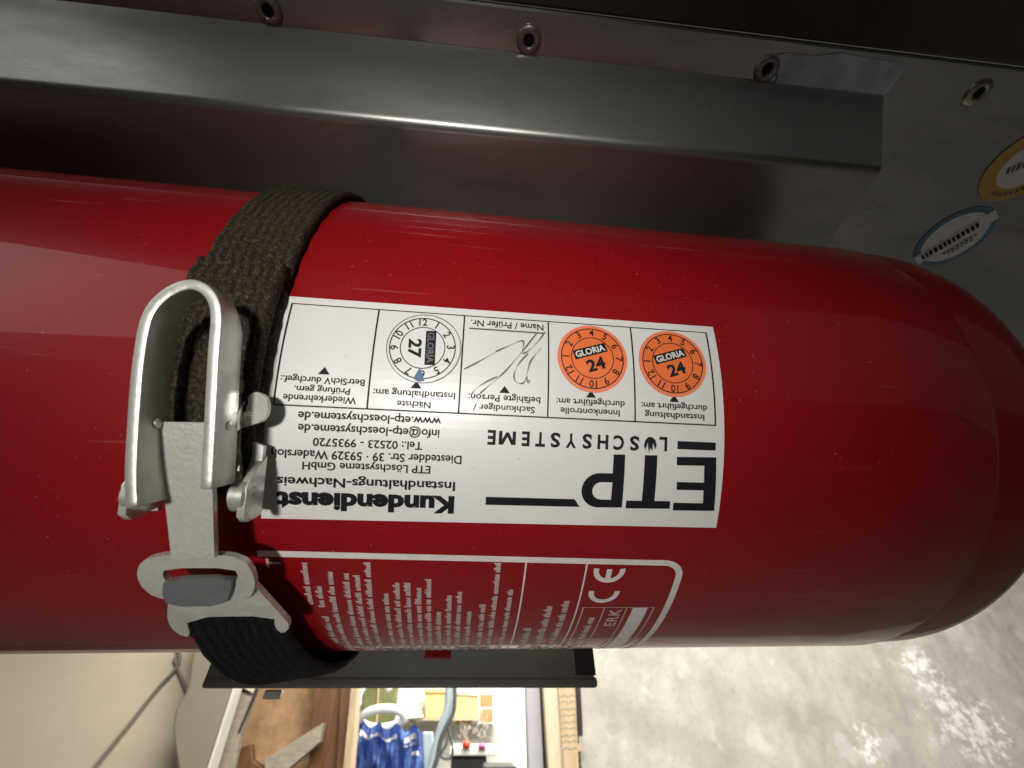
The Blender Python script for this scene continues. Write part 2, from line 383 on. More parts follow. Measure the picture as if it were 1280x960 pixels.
for q, lab in (([(531, 866), (556, 866), (556, 896.8), (532, 896.8)], 'left yellow cardboard box on the wall shelf'),
               ([(568, 868), (597, 870), (597, 896.8), (568, 896.8)], 'right yellow cardboard box on the wall shelf')):
    e = empty('cardboard_box', atY(q[0][0], 897, 5.6), lab, 'box', 'cardboard boxes on the wall shelf')
    prism_px('carton', q, 5.58, .3, M_cardboard, e, e.location, .004)
    prism_px('lid', [(q[0][0] - 1, q[0][1] - 5), (q[1][0] + 1, q[1][1] - 5), (q[1][0] + 1, q[1][1] + 0), (q[0][0] - 1, q[0][1])], 5.56, .34, M_cardboard if q[0][0] < 550 else M_pwood, e, e.location, .004)
o = prism_px('long_carton', [(570, 900.8), (594, 900.8), (594, 905), (569, 905)], 5.62, .2, M_cardboard2); tag(o, 'flat orange brown carton fixed under the wall shelf', 'box')
kb = empty('pigeonhole_cabinet', atY(609, 905, 5.5), 'small white framed cabinet with two brown compartments', 'cabinet')
prism_px('frame', [(597, 858), (621, 858), (621, 905), (598, 905)], 5.55, .4, M_white, kb, kb.location, .004)
prism_px('compartment', [(600, 868), (616, 868), (616, 883), (600, 883)], 5.54, .02, M_cardboard2, kb, kb.location)
prism_px('compartment', [(600, 886), (616, 886), (616, 902), (600, 902)], 5.54, .02, M_cardboard2, kb, kb.location)
# stacked slats lying on the shelf at the left
for k in range(5):
    o = prism_px('timber_strip', [(494 + 2 * k, 897 - 4.6 * k), (529 - k, 893.5 - 5.2 * k), (529 - k, 896.3 - 5.2 * k), (494 + 2 * k, 899.6 - 4.6 * k)], 5.52 + .05 * k, .05, M_pwood if k % 2 else M_white)
    tag(o, ['bottom', 'second', 'third', 'fourth', 'top'][k] + ' pale slat of the pile left of the cardboard boxes', 'slat', 'pale slats on the shelf')
# coiled white hose in front of the green cabinet
cpos = [atY(478 + 27 * math.cos(t) + 2 * math.sin(t), 898 + 12 * math.sin(t) - 3 * math.cos(t), 4.25 + .05 * math.sin(t)) for t in [2 * math.pi * i / 36 for i in range(36)]]
ho = empty('coiled_hose', (0, 0, 0), 'loop of white hose above the blue bag', 'hose')
tube('hose_loop', cpos, .030, M_hose, ho, closed=True)
cpos = [atY(470 + 22 * math.cos(t), 878 + 26 * math.sin(t), 4.3) for t in [math.pi * (.95 + .85 * i / 20) for i in range(21)]]
tube('hose_loop', cpos, .024, M_hose, ho)
# blue bag
bm = bmesh.new(); NU, NV = 60, 40; g = []
TL, TR, BL, BR = atY(448, 905, 4.1), atY(527, 911, 4.1), atY(434, 1030, 4.1), atY(533, 1030, 4.1)
def bagpt(u, v):
    p = TL.lerp(TR, u).lerp(BL.lerp(BR, u), v)
    fold = .030 * math.sin(u * 34 + 3 * math.sin(v * 5 + u * 4)) + .018 * math.sin(u * 71 + v * 9) + .02 * math.sin(v * 17 + u * 11)
    edge = .09 * ((2 * u - 1) ** 4)
    top = .02 * math.sin(u * 23) * (1 - v) ** 3
    return p + Vector((0, fold + edge - .05, top))
for i in range(NU + 1):
    g.append([bm.verts.new(bagpt(i / NU, j / NV)) for j in range(NV + 1)])
for i in range(NU):
    for j in range(NV): bm.faces.new((g[i][j], g[i][j + 1], g[i + 1][j + 1], g[i + 1][j]))
bmesh.ops.solidify(bm, geom=bm.faces[:], thickness=.05)
bb = empty('blue_bag', (0, 0, 0), 'crumpled blue plastic bag with white print seen through the doorway', 'bag')
from_bm('bag_body', bm, M_blue, bb, smooth=True)
V, Fc = [], []
for u0, u1, v0, v1 in ((.06, .36, .085, .15), (.38, .62, .10, .17), (.76, .93, .07, .16), (.72, .90, .17, .215), (.84, .93, .26, .33)):
    u = u0
    while u < u1:
        w = random.uniform(.012, .028); h0 = v0 + random.uniform(0, .02); h1 = v1 - random.uniform(0, .02)
        b = len(V)
        for a_, c_ in ((u, h0), (u + w, h0 + .004), (u + w * .8, h1), (u - w * .15, h1 - .006)):
            V.append(bagpt(a_, c_) + Vector((0, -.014, 0)))
        Fc.append([b, b + 1, b + 2, b + 3]); u += w + random.uniform(.006, .014)
from_data('bag_print', V, Fc, M_white, bb, kind='stuff')
o = prism_px('folded_sheet', [(528, 915), (541, 915), (541, 1030), (531, 1030)], 4.2, .1, M_pipe, bev=.01); tag(o, 'pale blue folded sheet hanging beside the blue bag', 'sheet')
# pipes and cables hanging
tag(tube('flexible_pipe', catmull([atY(x, y, 4.0) for x, y in ((563, 835), (562, 862), (560, 885), (553, 908), (546, 932), (540, 960), (530, 1000))], 6), .036, M_pipe), 'thick pale blue flexible pipe hanging in the doorway', 'pipe')
tag(tube('grey_cable', catmull([atY(x, y, 3.96) for x, y in ((567, 835), (569, 862), (567, 890), (558, 908), (551, 925), (546, 950), (536, 975))], 6), .016, M_grey), 'grey cable running along the thick pale pipe', 'cable')
tag(tube('looped_cable', catmull([atY(x, y, 3.97) for x, y in ((559, 905), (563, 922), (566, 935), (564, 946), (556, 948), (551, 943), (557, 932), (560, 924))], 6), .009, M_grey), 'thin grey cable loop beside the white table', 'cable')
# white table with things on it
tb = empty('white_table', atY(590, 907, 4.6) * 1.0, 'white table with black cabinet front seen through the doorway', 'table')
tb.location.z = 0
prism_px('table_top', [(562, 934), (620, 934), (621, 945), (561, 945)], 4.5, .7, M_white, tb, tb.location, .01)
prism_px('cabinet_front', [(564, 946), (608, 946), (612, 1035), (560, 1035)], 4.55, .5, M_black, tb, tb.location, .006)
def blob(name, c, r, m, label, cat, sz=1.0):
    bm = bmesh.new(); bmesh.ops.create_uvsphere(bm, u_segments=14, v_segments=10, radius=r)
    for v in bm.verts: v.co.z *= sz; v.co *= 1 + .1 * math.sin(v.co.x * 60 + v.co.z * 40)
    o = from_bm(name, bm, m, None, True); o.location = c; return tag(o, label, cat)
blob('red_tin', atY(582.5, 931, 4.48), .037, M_redtoy, 'small red tin on the white table', 'tin', .75)
blob('pink_pouch', atY(602, 933, 4.48), .035, M_pink, 'small pink pouch on the white table', 'pouch', .6)
random.seed(3)
bq = empty('dried_bunch', atY(594, 926, 4.75), 'bunch of grey brown dried stalks behind the red tin', 'plant')
V, Fc = [], []
for k in range(70):
    a, b_ = random.uniform(-.16, .12), random.uniform(.0, .2)
    p = Vector((a, random.uniform(-.05, .05), b_)); q = p + Vector((random.uniform(-.05, .05), .01, random.uniform(.02, .07))); w = random.uniform(.004, .012); b0 = len(V)
    V += [p, p + Vector((w, 0, .004)), q]; Fc.append([b0, b0 + 1, b0 + 2])
from_data('stalks', V, Fc, M_greybeam, bq, kind='stuff')
# chair frame
ch = empty('metal_chair', (atY(624, 907, 4.2).x, 4.2, 0), 'grey metal chair frame beside the white table', 'chair')
for q in ([(609, 902), (608, 930), (611, 1040)], [(636, 906), (640, 930), (648, 1040)]):
    tube('upright', catmull([atY(x, y, 4.2) for x, y in q], 5), .024, M_grey, ch)
tube('top_rail', catmull([atY(x, y, 4.2) for x, y in ((609, 902), (620, 899.5), (632, 901), (636, 906))], 5), .018, M_grey, ch)
for y in (931, 949): tube('crossbar', [atY(609, y, 4.2), atY(640, y, 4.2)], .018, M_grey, ch)
prism_px('seat', [(606, 958), (646, 958), (648, 966), (604, 966)], 3.95, .4, M_black, ch, ch.location, .01)

# ------------------------------------------------------------------ overhead sheet metal (W) with channel
ZW = CAMH + 0.2195            # underside of the sheet
ZH = CAMH + 0.1915            # underside of the hat channel
wp = empty('metal_sheet', (0, .15, ZW), 'grey galvanised metal sheet above the extinguisher with a row of rivets', 'metal sheet')
def wpl(name, V, Fc, m, smooth=False): return from_data(name, [Vector(v) - wp.location for v in V], Fc, m, wp, smooth)
YE = .0237
s = wall_box('sheet', -1.0, 1.1, YE - .15, .36 - .15, 0, .003, M_galv, wp, .0012)
# rivets
def lathe(profile, n=28):
    V, Fc = [], []
    for r, z in profile:
        for j in range(n): V.append((r * math.cos(2 * math.pi * j / n), r * math.sin(2 * math.pi * j / n), z))
    for i in range(len(profile) - 1):
        for j in range(n): Fc.append([i * n + j, i * n + (j + 1) % n, (i + 1) * n + (j + 1) % n, (i + 1) * n + j])
    return V, Fc
RV, RF = lathe([(.0062, .0), (.0060, -.0006), (.0052, -.0012), (.0040, -.0015), (.0029, -.0014), (.0025, -.0009), (.0022, .0002), (.0020, .003)])
HV, HF = lathe([(.0025, -.0007), (.0012, -.0006), (.00001, -.0006)])
rme = hme = None
for i, (px, py) in enumerate([(336, 13), (661, 50), (958, 86), (1222, 115)]):
    p = atZ(px, py, ZW)
    if rme is None:
        o = from_data('rivet', RV, RF, M_rivet, wp, True); rme = o.data
        h = from_data('rivet_hole', HV, HF, M_hole, o, True); hme = h.data
    else:
        o = link('rivet', rme, None, wp); h = link('rivet_hole', hme, None, o)
    o.location = p - wp.location; o.scale = (.86, .86, 1)
    o.rotation_euler = (random.uniform(-.05, .05), random.uniform(-.05, .05), random.uniform(0, 6))
# film residue on the flange
fq = [(962, 70), (985, 66), (1020, 70), (1050, 66), (1085, 72), (1120, 78), (1132, 84), (1122, 100), (1108, 118), (1096, 121), (1060, 119), (1000, 112), (968, 108), (972, 95), (966, 84)]
V = [atZ(x, y, ZW - .0006) for x, y in fq]
wpl('film_residue', V, [list(range(len(V)))], M_film)

# two round stickers on the sheet, lower right of the rivets
def wall_sticker(pc, pe, yaw, ring, name, label, band):
    c = atZ(*pc, ZW); r = (atZ(*pe, ZW) - c).length
    def disc(nm, ra, dz, m, parent, n=40, r0=0):
        V = [(ra * math.cos(2 * math.pi * j / n), ra * math.sin(2 * math.pi * j / n), dz) for j in range(n)]
        return from_data(nm, V, [list(range(n))], m, parent, fix=False)
    o = disc(name, r, -.0004, ring, wp); o.location = c - wp.location; e_ = atZ(*pe, ZW) - c; o.rotation_euler.z = math.atan2(e_.y, e_.x) + yaw
    tag(o, label)
    disc('sticker_centre', r * (.84 if band else .64), -.0006, M_whv, o)
    V, Fc = [], []
    def row(y0, h, x0, x1, z=-.0011):
        x = x0
        while x < x1:
            w = r * random.uniform(.05, .09); b = len(V)
            for a_, c_ in ((x, y0), (x + w, y0), (x + w, y0 + h * random.uniform(.7, 1)), (x, y0 + h)): V.append((a_, c_, z))
            Fc.append([b, b + 1, b + 2, b + 3]); x += w + r * .04
    if band:
        B = [(-1.0 * r, -.20 * r, -.0008), (1.0 * r, -.20 * r, -.0008), (1.0 * r, .24 * r, -.0008), (-1.0 * r, .24 * r, -.0008)]
        from_data('sticker_band', B, [[0, 1, 2, 3]], M_whv, o, fix=False)
        row(-.12 * r, .26 * r, -.85 * r, .55 * r); row(.34 * r, .07 * r, -.4 * r, .4 * r); row(.47 * r, .06 * r, -.3 * r, .3 * r)
    else:
        row(-.05 * r, .22 * r, -.45 * r, .45 * r, -.0009)
        for k in range(40):
            a = 6.283 * k / 40
            if 1.2 < a < 5.6:
                b = len(V); rr = .80 * r
                for da, dr in ((-.04, -.05), (.04, -.05), (.04, .05), (-.04, .05)): V.append(((rr + dr * r) * math.cos(a + da), (rr + dr * r) * math.sin(a + da), -.0007))
                Fc.append([b, b + 1, b + 2, b + 3])
    from_data('sticker_print', V, Fc, M_inkgrey if not band else M_ink, o, fix=False)
    return o
wall_sticker((1192, 297), (1245, 266), .0, M_blu, 'round_sticker', 'round blue rimmed sticker with white band on the metal sheet', True)
wall_sticker((1284, 205), (1226, 246), .6, M_ylw, 'round_sticker', 'round yellow rimmed sticker with white centre at the frame edge', False)

# hat channel
A_Y, B_Y = .0396, .0604
def fillet(P, rad, n=6):
    out = [P[0]]
    for i in range(1, len(P) - 1):
        p, a_, c_ = Vector(P[i]), Vector(P[i - 1]), Vector(P[i + 1]); da, dc = (a_ - p).normalized(), (c_ - p).normalized()
        rr_ = min(rad, .45 * (a_ - p).length, .45 * (c_ - p).length); q0, q1 = p + da * rr_, p + dc * rr_
        for k in range(n + 1):
            t = k / n; out.append(tuple(q0 * (1 - t) ** 2 + p * 2 * t * (1 - t) + q1 * t * t))
    return out + [P[-1]]
prof = fillet([(A_Y - .0012, ZW - .0004), (A_Y + .0004, ZW - .0024), (B_Y, ZH), (.218, ZH), (.240, ZW - .0022), (.244, ZW - .0012)], .0026)
X0, X1 = -1.0, .176
V = [(x, y, z) for x in (X0, X1) for y, z in prof] + [(x, y + (.0014 if y < .07 else -.0014 if y > .21 else 0), z + .0011) for x in (X0, X1) for i, (y, z) in enumerate(prof)]
n = len(prof); Fc = []
for i in range(n - 1):
    Fc.append([i, i + 1, n + i + 1, n + i]); Fc.append([2 * n + i, 3 * n + i, 3 * n + i + 1, 2 * n + i + 1])
    Fc.append([n + i, n + i + 1, 3 * n + i + 1, 3 * n + i]); Fc.append([i, 2 * n + i, 2 * n + i + 1, i + 1])
hc = split(from_data('hat_channel', [Vector(v) for v in V], Fc, M_galv2, None, True), 40)
tag(hc, 'grey folded sheet metal channel running along under the riveted sheet', 'metal channel')
# black underside beyond the edge of the sheet
bu = wall_box('black_underside', -1.0, 1.1, -.14, YE - .0003, ZW - .0002, ZW + .06, M_blackframe, None, .001)
tag(bu, 'black underside beyond the edge of the metal sheet at the top', 'underside')

# ------------------------------------------------------------------ FIRE EXTINGUISHER
dC, nC, tC = Vector((.99374225, .05468707, .09739442)), Vector((.10206092, -.09025961, -.99067491)), Vector((-.04538633, .99441567, -.0952762))
P0C = Vector((0, .01621366, .16922505))
ex_m = Matrix((Rw @ dC, Rw @ nC, Rw @ tC)).transposed()
EXM = ex_m.to_4x4(); EXM.translation = CAM + Rw @ P0C
R = 0.08
def bend(s, u, h):                       # s along the axis, u round the skin (m), h above the skin
    a = u / R
    return Vector((s, (R + h) * math.cos(a), (R + h) * math.sin(a)))
def frame_empty(name, label, cat):
    o = empty(name, (0, 0, 0), label, cat); o.matrix_world = EXM; return o
ext = frame_empty('fire_extinguisher', 'large red fire extinguisher lying horizontally with a white service sticker', 'fire extinguisher')
# body
prof = []
S_TOP = -.40
for k in range(9):                       # shoulder and neck, out of frame to the left
    a = k / 8 * math.pi / 2
    prof.append((S_TOP - .05 * math.cos(a), max(.016, R * math.sin(a))))
prof.insert(0, (S_TOP - .075, .016))
S_SEAM = .1160
NB = 24
for k in range(1, NB + 1): prof.append((S_TOP + (S_SEAM - .0008 - S_TOP) * k / NB, R))
prof += [(S_SEAM, R - .0002), (S_SEAM + .0008, R - .0008), (S_SEAM + .0014, R - .00105), (S_SEAM + .0022, R - .0009)]
for k in range(1, 25):
    a = k / 24 * math.pi / 2
    prof.append((S_SEAM + .0022 + .0085 + .049 * math.sin(a) if k > 0 else 0, (R - .0009) * math.cos(a)))
prof.insert(len(prof) - 24, (S_SEAM + .0107, R - .0010))
V, Fc = [], []; n = 128
for s_, r_ in prof:
    for j in range(n):
        a = 2 * math.pi * j / n; V.append((s_, max(r_, .0004) * math.cos(a), max(r_, .0004) * math.sin(a)))
for i in range(len(prof) - 1):
    for j in range(n): Fc.append([i * n + j, i * n + (j + 1) % n, (i + 1) * n + (j + 1) % n, (i + 1) * n + j])
Fc.append(list(range(n))); Fc.append(list(range((len(prof) - 1) * n, len(prof) * n)))
from_data('body', V, Fc, M_red, ext, True)
V, Fc = [], []
for s_, r_ in ((S_TOP - .075, .022), (S_TOP - .075, .024), (S_TOP - .11, .024), (S_TOP - .115, .02), (S_TOP - .14, .012), (S_TOP - .14, .0005)):
    for j in range(24): V.append((s_, r_ * math.cos(2 * math.pi * j / 24), r_ * math.sin(2 * math.pi * j / 24)))
for i in range(5):
    for j in range(24): Fc.append([i * 24 + j, i * 24 + (j + 1) % 24, (i + 1) * 24 + (j + 1) % 24, (i + 1) * 24 + j])
from_data('valve', V, Fc, M_black, ext, True)

def bend_mesh(name, me, amap, h, m, parent, step=.002, flip=None):
    """lay a flat 2-D mesh on the skin. amap(x,y)->(s,u) in metres"""
    bm = bmesh.new(); bm.from_mesh(me); bpy.data.meshes.remove(me)
    for v in bm.verts:
        s_, u_ = amap(v.co.x, v.co.y); v.co = (s_, u_, v.co.z)
    us = [v.co.y for v in bm.verts]
    k = math.ceil(min(us) / step)
    while k * step < max(us):
        bmesh.ops.bisect_plane(bm, geom=bm.verts[:] + bm.edges[:] + bm.faces[:], plane_co=(0, k * step, 0), plane_no=(0, 1, 0)); k += 1
    for v in bm.verts: v.co = bend(v.co.x, v.co.y, h + v.co.z)
    if flip is None:
        bm.normal_update()
        c = sum(((f.normal.dot(Vector((0, f.calc_center_median().y, f.calc_center_median().z)))) * f.calc_area() for f in bm.faces), 0.0)
        if c < 0: bmesh.ops.reverse_faces(bm, faces=bm.faces[:])
    else: bmesh.ops.recalc_face_normals(bm, faces=bm.faces[:])
    return from_bm(name, bm, m, parent)
def poly_flat(loops):
    cu = bpy.data.curves.new('tmp', 'CURVE'); cu.dimensions = '2D'; cu.fill_mode = 'FRONT'
    for L in loops:
        sp_ = cu.splines.new('POLY'); sp_.points.add(len(L) - 1); sp_.use_cyclic_u = True
        for p, q in zip(sp_.points, L): p.co = (q[0], q[1], 0, 1)
    ob = bpy.data.objects.new('tmp', cu); me = bpy.data.meshes.new_from_object(ob)
    bpy.data.objects.remove(ob); bpy.data.curves.remove(cu); return me
mm = lambda s_, u_: (s_ * .001, u_ * .001)
def rect(a, b, c, d): return [(a, c), (b, c), (b, d), (a, d)]
def join_meshes(ms):
    bm = bmesh.new()
    for m_ in ms: bm.from_mesh(m_); bpy.data.meshes.remove(m_)
    me = bpy.data.meshes.new('j'); bm.to_mesh(me); bm.free(); return me

# ---- white service sticker (coordinates in mm: s to the right of the photo, u downwards)
st = bend_mesh('service_sticker', poly_flat([rect(-60.5, 41.95, -26.65, 23.0)]), mm, .00012, M_paper, ext)
st['label'] = 'white service sticker with table, upside down'
H1 = .00022
cols = [39.7, 20.15, -.25, -20.15, -39.7, -58.8]
for y, w in ((-24.75, .22), (-1.45, .30)):
    bend_mesh('table_line', poly_flat([rect(-58.9, 39.8, y - w / 2, y + w / 2)]), mm, H1, M_ink, st)
for c in cols:
    bend_mesh('table_line', poly_flat([rect(c - .17, c + .17, -24.75, -1.45)]), mm, H1 + .00003, M_ink, st)
bend_mesh('table_line', poly_flat([rect(-18.9, -1.3, -21.65, -21.3)]), mm, H1, M_inkgrey, st)
def sticker_text(t, s0, s1, ub, cap, bold=0.006, spacing=1.0, m=None, h=H1):
    me = text2d(t, bold, spacing)
    xs = [v.co.x for v in me.vertices]; x0, x1 = min(xs), max(xs)
    kx = (s0 - s1) / (x1 - x0); ky = cap / CAPH
    bend_mesh('lettering', me, lambda x, y: mm(s0 - (x - x0) * kx, ub + y * ky), h, m or M_ink, st)
for row in (("Instandhaltung", 37.0, 22.5, -3.84, 1.40), ("durchgeführt am:", 37.8, 21.7, -6.0, 1.42), ("Innenkontrolle", 16.5, 2.6, -3.84, 1.40),
            ("durchgeführt am:", 17.7, 1.7, -5.95, 1.42), ("Sachkundiger /", -3.2, -17.0, -3.65, 1.40), ("befähigte Person:", -2.0, -18.2, -5.88, 1.45),
            ("Name / Prüfer Nr.", -1.4, -18.6, -23.75, 1.6), ("Nächste", -26.3, -33.5, -3.56, 1.40), ("Instandhaltung am:", -21.1, -38.7, -5.88, 1.45),
            ("Wiederkehrende", -42.1, -57.1, -3.77, 1.45), ("Prüfung gem.", -43.6, -55.1, -5.65, 1.35), ("BetrSichV durchgef.:", -40.7, -58.1, -7.75, 1.40)):
    sticker_text(*row, bold=0.014)
for row in (("www.etp-loeschsysteme.de", -23.8, -53.7, -.25, 1.75), ("info@etp-loeschsysteme.de", -24.0, -53.5, 2.37, 1.75), ("Tel.: 02523 - 9935720", -27.5, -50.3, 5.17, 1.65),
            ("Diestedder Str. 39 · 59329 Wadersloh", -18.9, -58.5, 7.82, 1.75), ("ETP Löschsysteme GmbH", -25.5, -52.2, 10.26, 1.65)):
    sticker_text(*row, bold=0.018)
sticker_text("Instandhaltungs-Nachweis", -20.0, -57.2, 13.65, 1.95, bold=.022)
sticker_text("Kundendienst", -20.0, -57.3, 17.05, 3.6, bold=.05)
# small pointing triangles
for a, y in ((-10.2, -8.1), (9.7, -8.1), (29.7, -8.1), (-49.4, -10.1), (-29.7, -8.1)):
    bend_mesh('pointer_mark', poly_flat([[(a, y), (a - 1.2, y + 1.65), (a + 1.2, y + 1.65)]]), mm, H1, M_ink, st)
# logo: E, T, P, long bar, short bar
logo = [[rect(30.45, 39.8, 2.55, 4.4)],
        [[(40.0, 5.95), (40.7, 18.7), (30.5, 18.8), (30.5, 16.95), (37.7, 16.9), (37.5, 13.8), (30.9, 13.85), (30.8, 12.0), (37.4, 11.95), (37.2, 8.0), (30.5, 8.15), (30.4, 6.2)]],
        [[(29.6, 16.6), (29.7, 18.45), (19.1, 18.6), (19.1, 16.75), (22.8, 16.7), (22.7, 6.1), (25.7, 6.0), (25.8, 16.65)]],
        [rect(-13.1, 7.2, 16.75, 18.6)[0:1] + [(7.0, 16.75), (8.3, 18.55), (-13.1, 18.6)]]]
def arc(cx_, cy_, r, a0, a1, n=14): return [(cx_ + r * math.cos(math.radians(a0 + (a1 - a0) * i / n)), cy_ + r * math.sin(math.radians(a0 + (a1 - a0) * i / n))) for i in range(n + 1)]
Pout = [(18.05, 6.1), (18.2, 18.45), (12.4, 18.55)] + arc(12.4, 14.55, 4.0, 90, 270) + [(12.4, 10.55), (15.35, 10.5), (15.35, 6.2)]
Pin = [(15.45, 16.65), (15.45, 12.6), (12.9, 12.6)] + arc(12.9, 14.62, 2.0, 270, 90) + [(12.9, 16.65)]
for L in logo: bend_mesh('logo_shape', poly_flat(L), mm, H1, M_ink, st)
bend_mesh('logo_shape', poly_flat([Pout, Pin]), mm, H1, M_ink, st)
# LÖSCHSYSTEME, the Ö drawn as a flame
word = "LOSCHSYSTEME"; x0, x1 = 27.6, -13.3
centres = [27.0, 23.9, 20.1, 16.4, 12.7, 9.0, 5.3, 1.7, -1.7, -5.0, -9.1, -12.6]
wid = [1.9, 2.9, 2.2, 2.5, 2.5, 2.2, 2.4, 2.2, 2.2, 1.8, 3.8, 1.8]
for i, chx in enumerate(word):
    c, w = centres[i], wid[i]; ub = 2.0 if i != 0 else 1.9
    if i == 1:
        fl_ = [(c - 1.5, 3.9), (c - 1.2, 2.6), (c - .5, 1.9), (c + .4, 1.9), (c + 1.2, 2.6), (c + 1.5, 3.9), (c + 1.1, 4.7), (c + 1.0, 4.1), (c + .6, 3.2), (c + .5, 5.2), (c, 4.2), (c - .2, 5.7), (c - .5, 4.4), (c - .6, 3.0), (c - 1.1, 4.9)]
        bend_mesh('flame_mark', poly_flat([fl_]), mm, H1 + .00003, M_ink, st)
    elif chx == 'M':
        q = [(-.5, 0), (-.5, 1), (-.24, 1), (0, .42), (.24, 1), (.5, 1), (.5, 0), (.30, 0), (.30, .62), (.08, .08), (-.08, .08), (-.30, .62), (-.30, 0)]
        bend_mesh('lettering', poly_flat([[(c + a_ * w, ub + b_ * 3.0) for a_, b_ in q]]), mm, H1, M_ink, st)
    else: sticker_text(chx, c + w / 2, c - w / 2, ub, 3.0, bold=.032)
# signature
def pen(pts, w=.19):
    P = catmull([(a, b, 0) for a, b in pts], 5); L, Rr = [], []
    for i, p in enumerate(P):
        tg = (P[min(i + 1, len(P) - 1)] - P[max(i - 1, 0)]); tg = Vector((-tg.y, tg.x, 0)).normalized() * w * (.6 + .4 * math.sin(i * .5)); L.append((p.x + tg.x, p.y + tg.y)); Rr.append((p.x - tg.x, p.y - tg.y))
    me = bpy.data.meshes.new('p'); k = len(P)
    me.from_pydata([(a, b, 0) for a, b in L + Rr], [], [[i, i + 1, k + i + 1, k + i] for i in range(k - 1)]); return me
sig = [[(-19.5, -11.4), (-16.7, -13.1), (-13.0, -15.6), (-12.2, -16.2), (-9.8, -17.5), (-7.0, -19.0), (-6.1, -18.7), (-6.5, -16.1), (-5.9, -16.1), (-4.9, -16.8), (-2.6, -19.4), (-1.1, -21.8)],
       [(-3.0, -21.4), (-5.9, -17.2), (-7.7, -14.7), (-10.0, -11.7), (-12.0, -9.6), (-14.4, -7.3), (-15.7, -6.0)], [(-12.0, -10.1), (-14.5, -8.7), (-16.7, -7.0), (-17.4, -5.9)],
       [(-5.0, -16.1), (-6.9, -13.8), (-7.8, -12.1), (-8.2, -10.5), (-7.8, -9.2), (-6.7, -8.8), (-5.8, -9.2), (-5.3, -10.8), (-4.6, -13.8), (-3.4, -15.8), (-2.1, -17.5)], [(-5.3, -10.6), (-5.1, -9.4), (-4.7, -8.9), (-4.7, -9.8)]]
bend_mesh('signature', join_meshes([pen(p) for p in sig]), mm, H1 + .00006, M_pen, st)

# ---- round inspection badges
def badge(cs, cu, r, face, ink, year, up, num_at, m_edge=None, bar_ink=None, label=None):
    """up: direction (deg, photo, counter-clockwise) of the top of the year; num_at: direction of the 12"""
    bmap = lambda x, y: mm(cs + x, cu - y)
    n = 48
    circ = lambda rr: [(rr * math.cos(2 * math.pi * i / n), rr * math.sin(2 * math.pi * i / n)) for i in range(n)]
    p = bend_mesh('inspection_badge', poly_flat([circ(r)]), bmap, .00026, m_edge or face, ext)
    if label: p['label'] = label
    if m_edge: bend_mesh('badge_face', poly_flat([circ(r * .9)]), bmap, .00029, face, p)
    hh = .00033
    bend_mesh('badge_ring', poly_flat([circ(r * .90), circ(r * .90 - .24)]), bmap, hh, ink, p)
    bend_mesh('badge_ring', poly_flat([circ(r * .60 + .1), circ(r * .60 - .10)]), bmap, hh, ink, p)
    ms = []
    for k in range(1, 13):
        a = math.radians(num_at - 30 * k); me = text2d(str(k), .016)
        xs = [v.co.x for v in me.vertices]; x0, x1 = min(xs), max(xs); sc = 1.65 / CAPH
        for v in me.vertices:
            tx, ty = (v.co.x - (x0 + x1) / 2) * sc * .95, (v.co.y * sc - .75) + r * .75
            v.co.x, v.co.y = tx * math.sin(a) + ty * math.cos(a), -tx * math.cos(a) + ty * math.sin(a)
        ms.append(me)
    bend_mesh('badge_numbers', join_meshes(ms), bmap, hh, ink, p)
    a = math.radians(up - 90)
    def turn(me, x0_, y0_, w, h):
        xs = [v.co.x for v in me.vertices]; ys = [v.co.y for v in me.vertices]; ax, bx, ay, by = min(xs), max(xs), min(ys), max(ys)
        for v in me.vertices:
            tx = x0_ + (v.co.x - (ax + bx) / 2) / (bx - ax) * w; ty = y0_ + (v.co.y - (ay + by) / 2) / (by - ay) * h
            v.co.x, v.co.y = tx * math.cos(a) - ty * math.sin(a), tx * math.sin(a) + ty * math.cos(a)
        return me
    bend_mesh('badge_year', turn(text2d(year, .035), .25, -1.75, 4.5, 3.0), bmap, hh, ink, p)
    bend_mesh('badge_bar', turn(poly_flat([rect(0, 1, 0, 1)]), 0, 1.7, 8.2, 2.3), bmap, hh, ink, p)
    bend_mesh('badge_name', turn(text2d('GLORIA', .03), 0, 1.7, 7.4, 1.6), bmap, hh + .00005, bar_ink, p)
    return p
badge(10.2, -16.0, 8.4, M_orange, M_ink, '24', 108, 210, M_orange_edge, M_paper, 'orange inspection badge reading 24, nearer the signature')
badge(29.9, -16.0, 8.4, M_orange, M_ink, '24', 108, 210, M_orange_edge, M_paper, 'orange inspection badge reading 24, at the sticker end')
b3 = badge(-29.0, -15.9, 8.2, M_paper, M_ink, '27', 2, 94, None, M_inkgrey, 'white inspection badge reading 27')
n = 48
bend_mesh('badge_ring', poly_flat([[(8.3 * math.cos(2 * math.pi * i / n), 8.3 * math.sin(2 * math.pi * i / n)) for i in range(n)], [(8.12 * math.cos(2 * math.pi * i / n), 8.12 * math.sin(2 * math.pi * i / n)) for i in range(n)]]), lambda x, y: mm(-28.7 + x, -15.9 - y), .00033, M_inkgrey, b3)
bend_mesh('blue_mark', poly_flat([[(-29.2, -11.2), (-30.5, -8.6), (-29.4, -7.9), (-28.0, -8.2)]]), mm, .00037, M_blueink, b3)

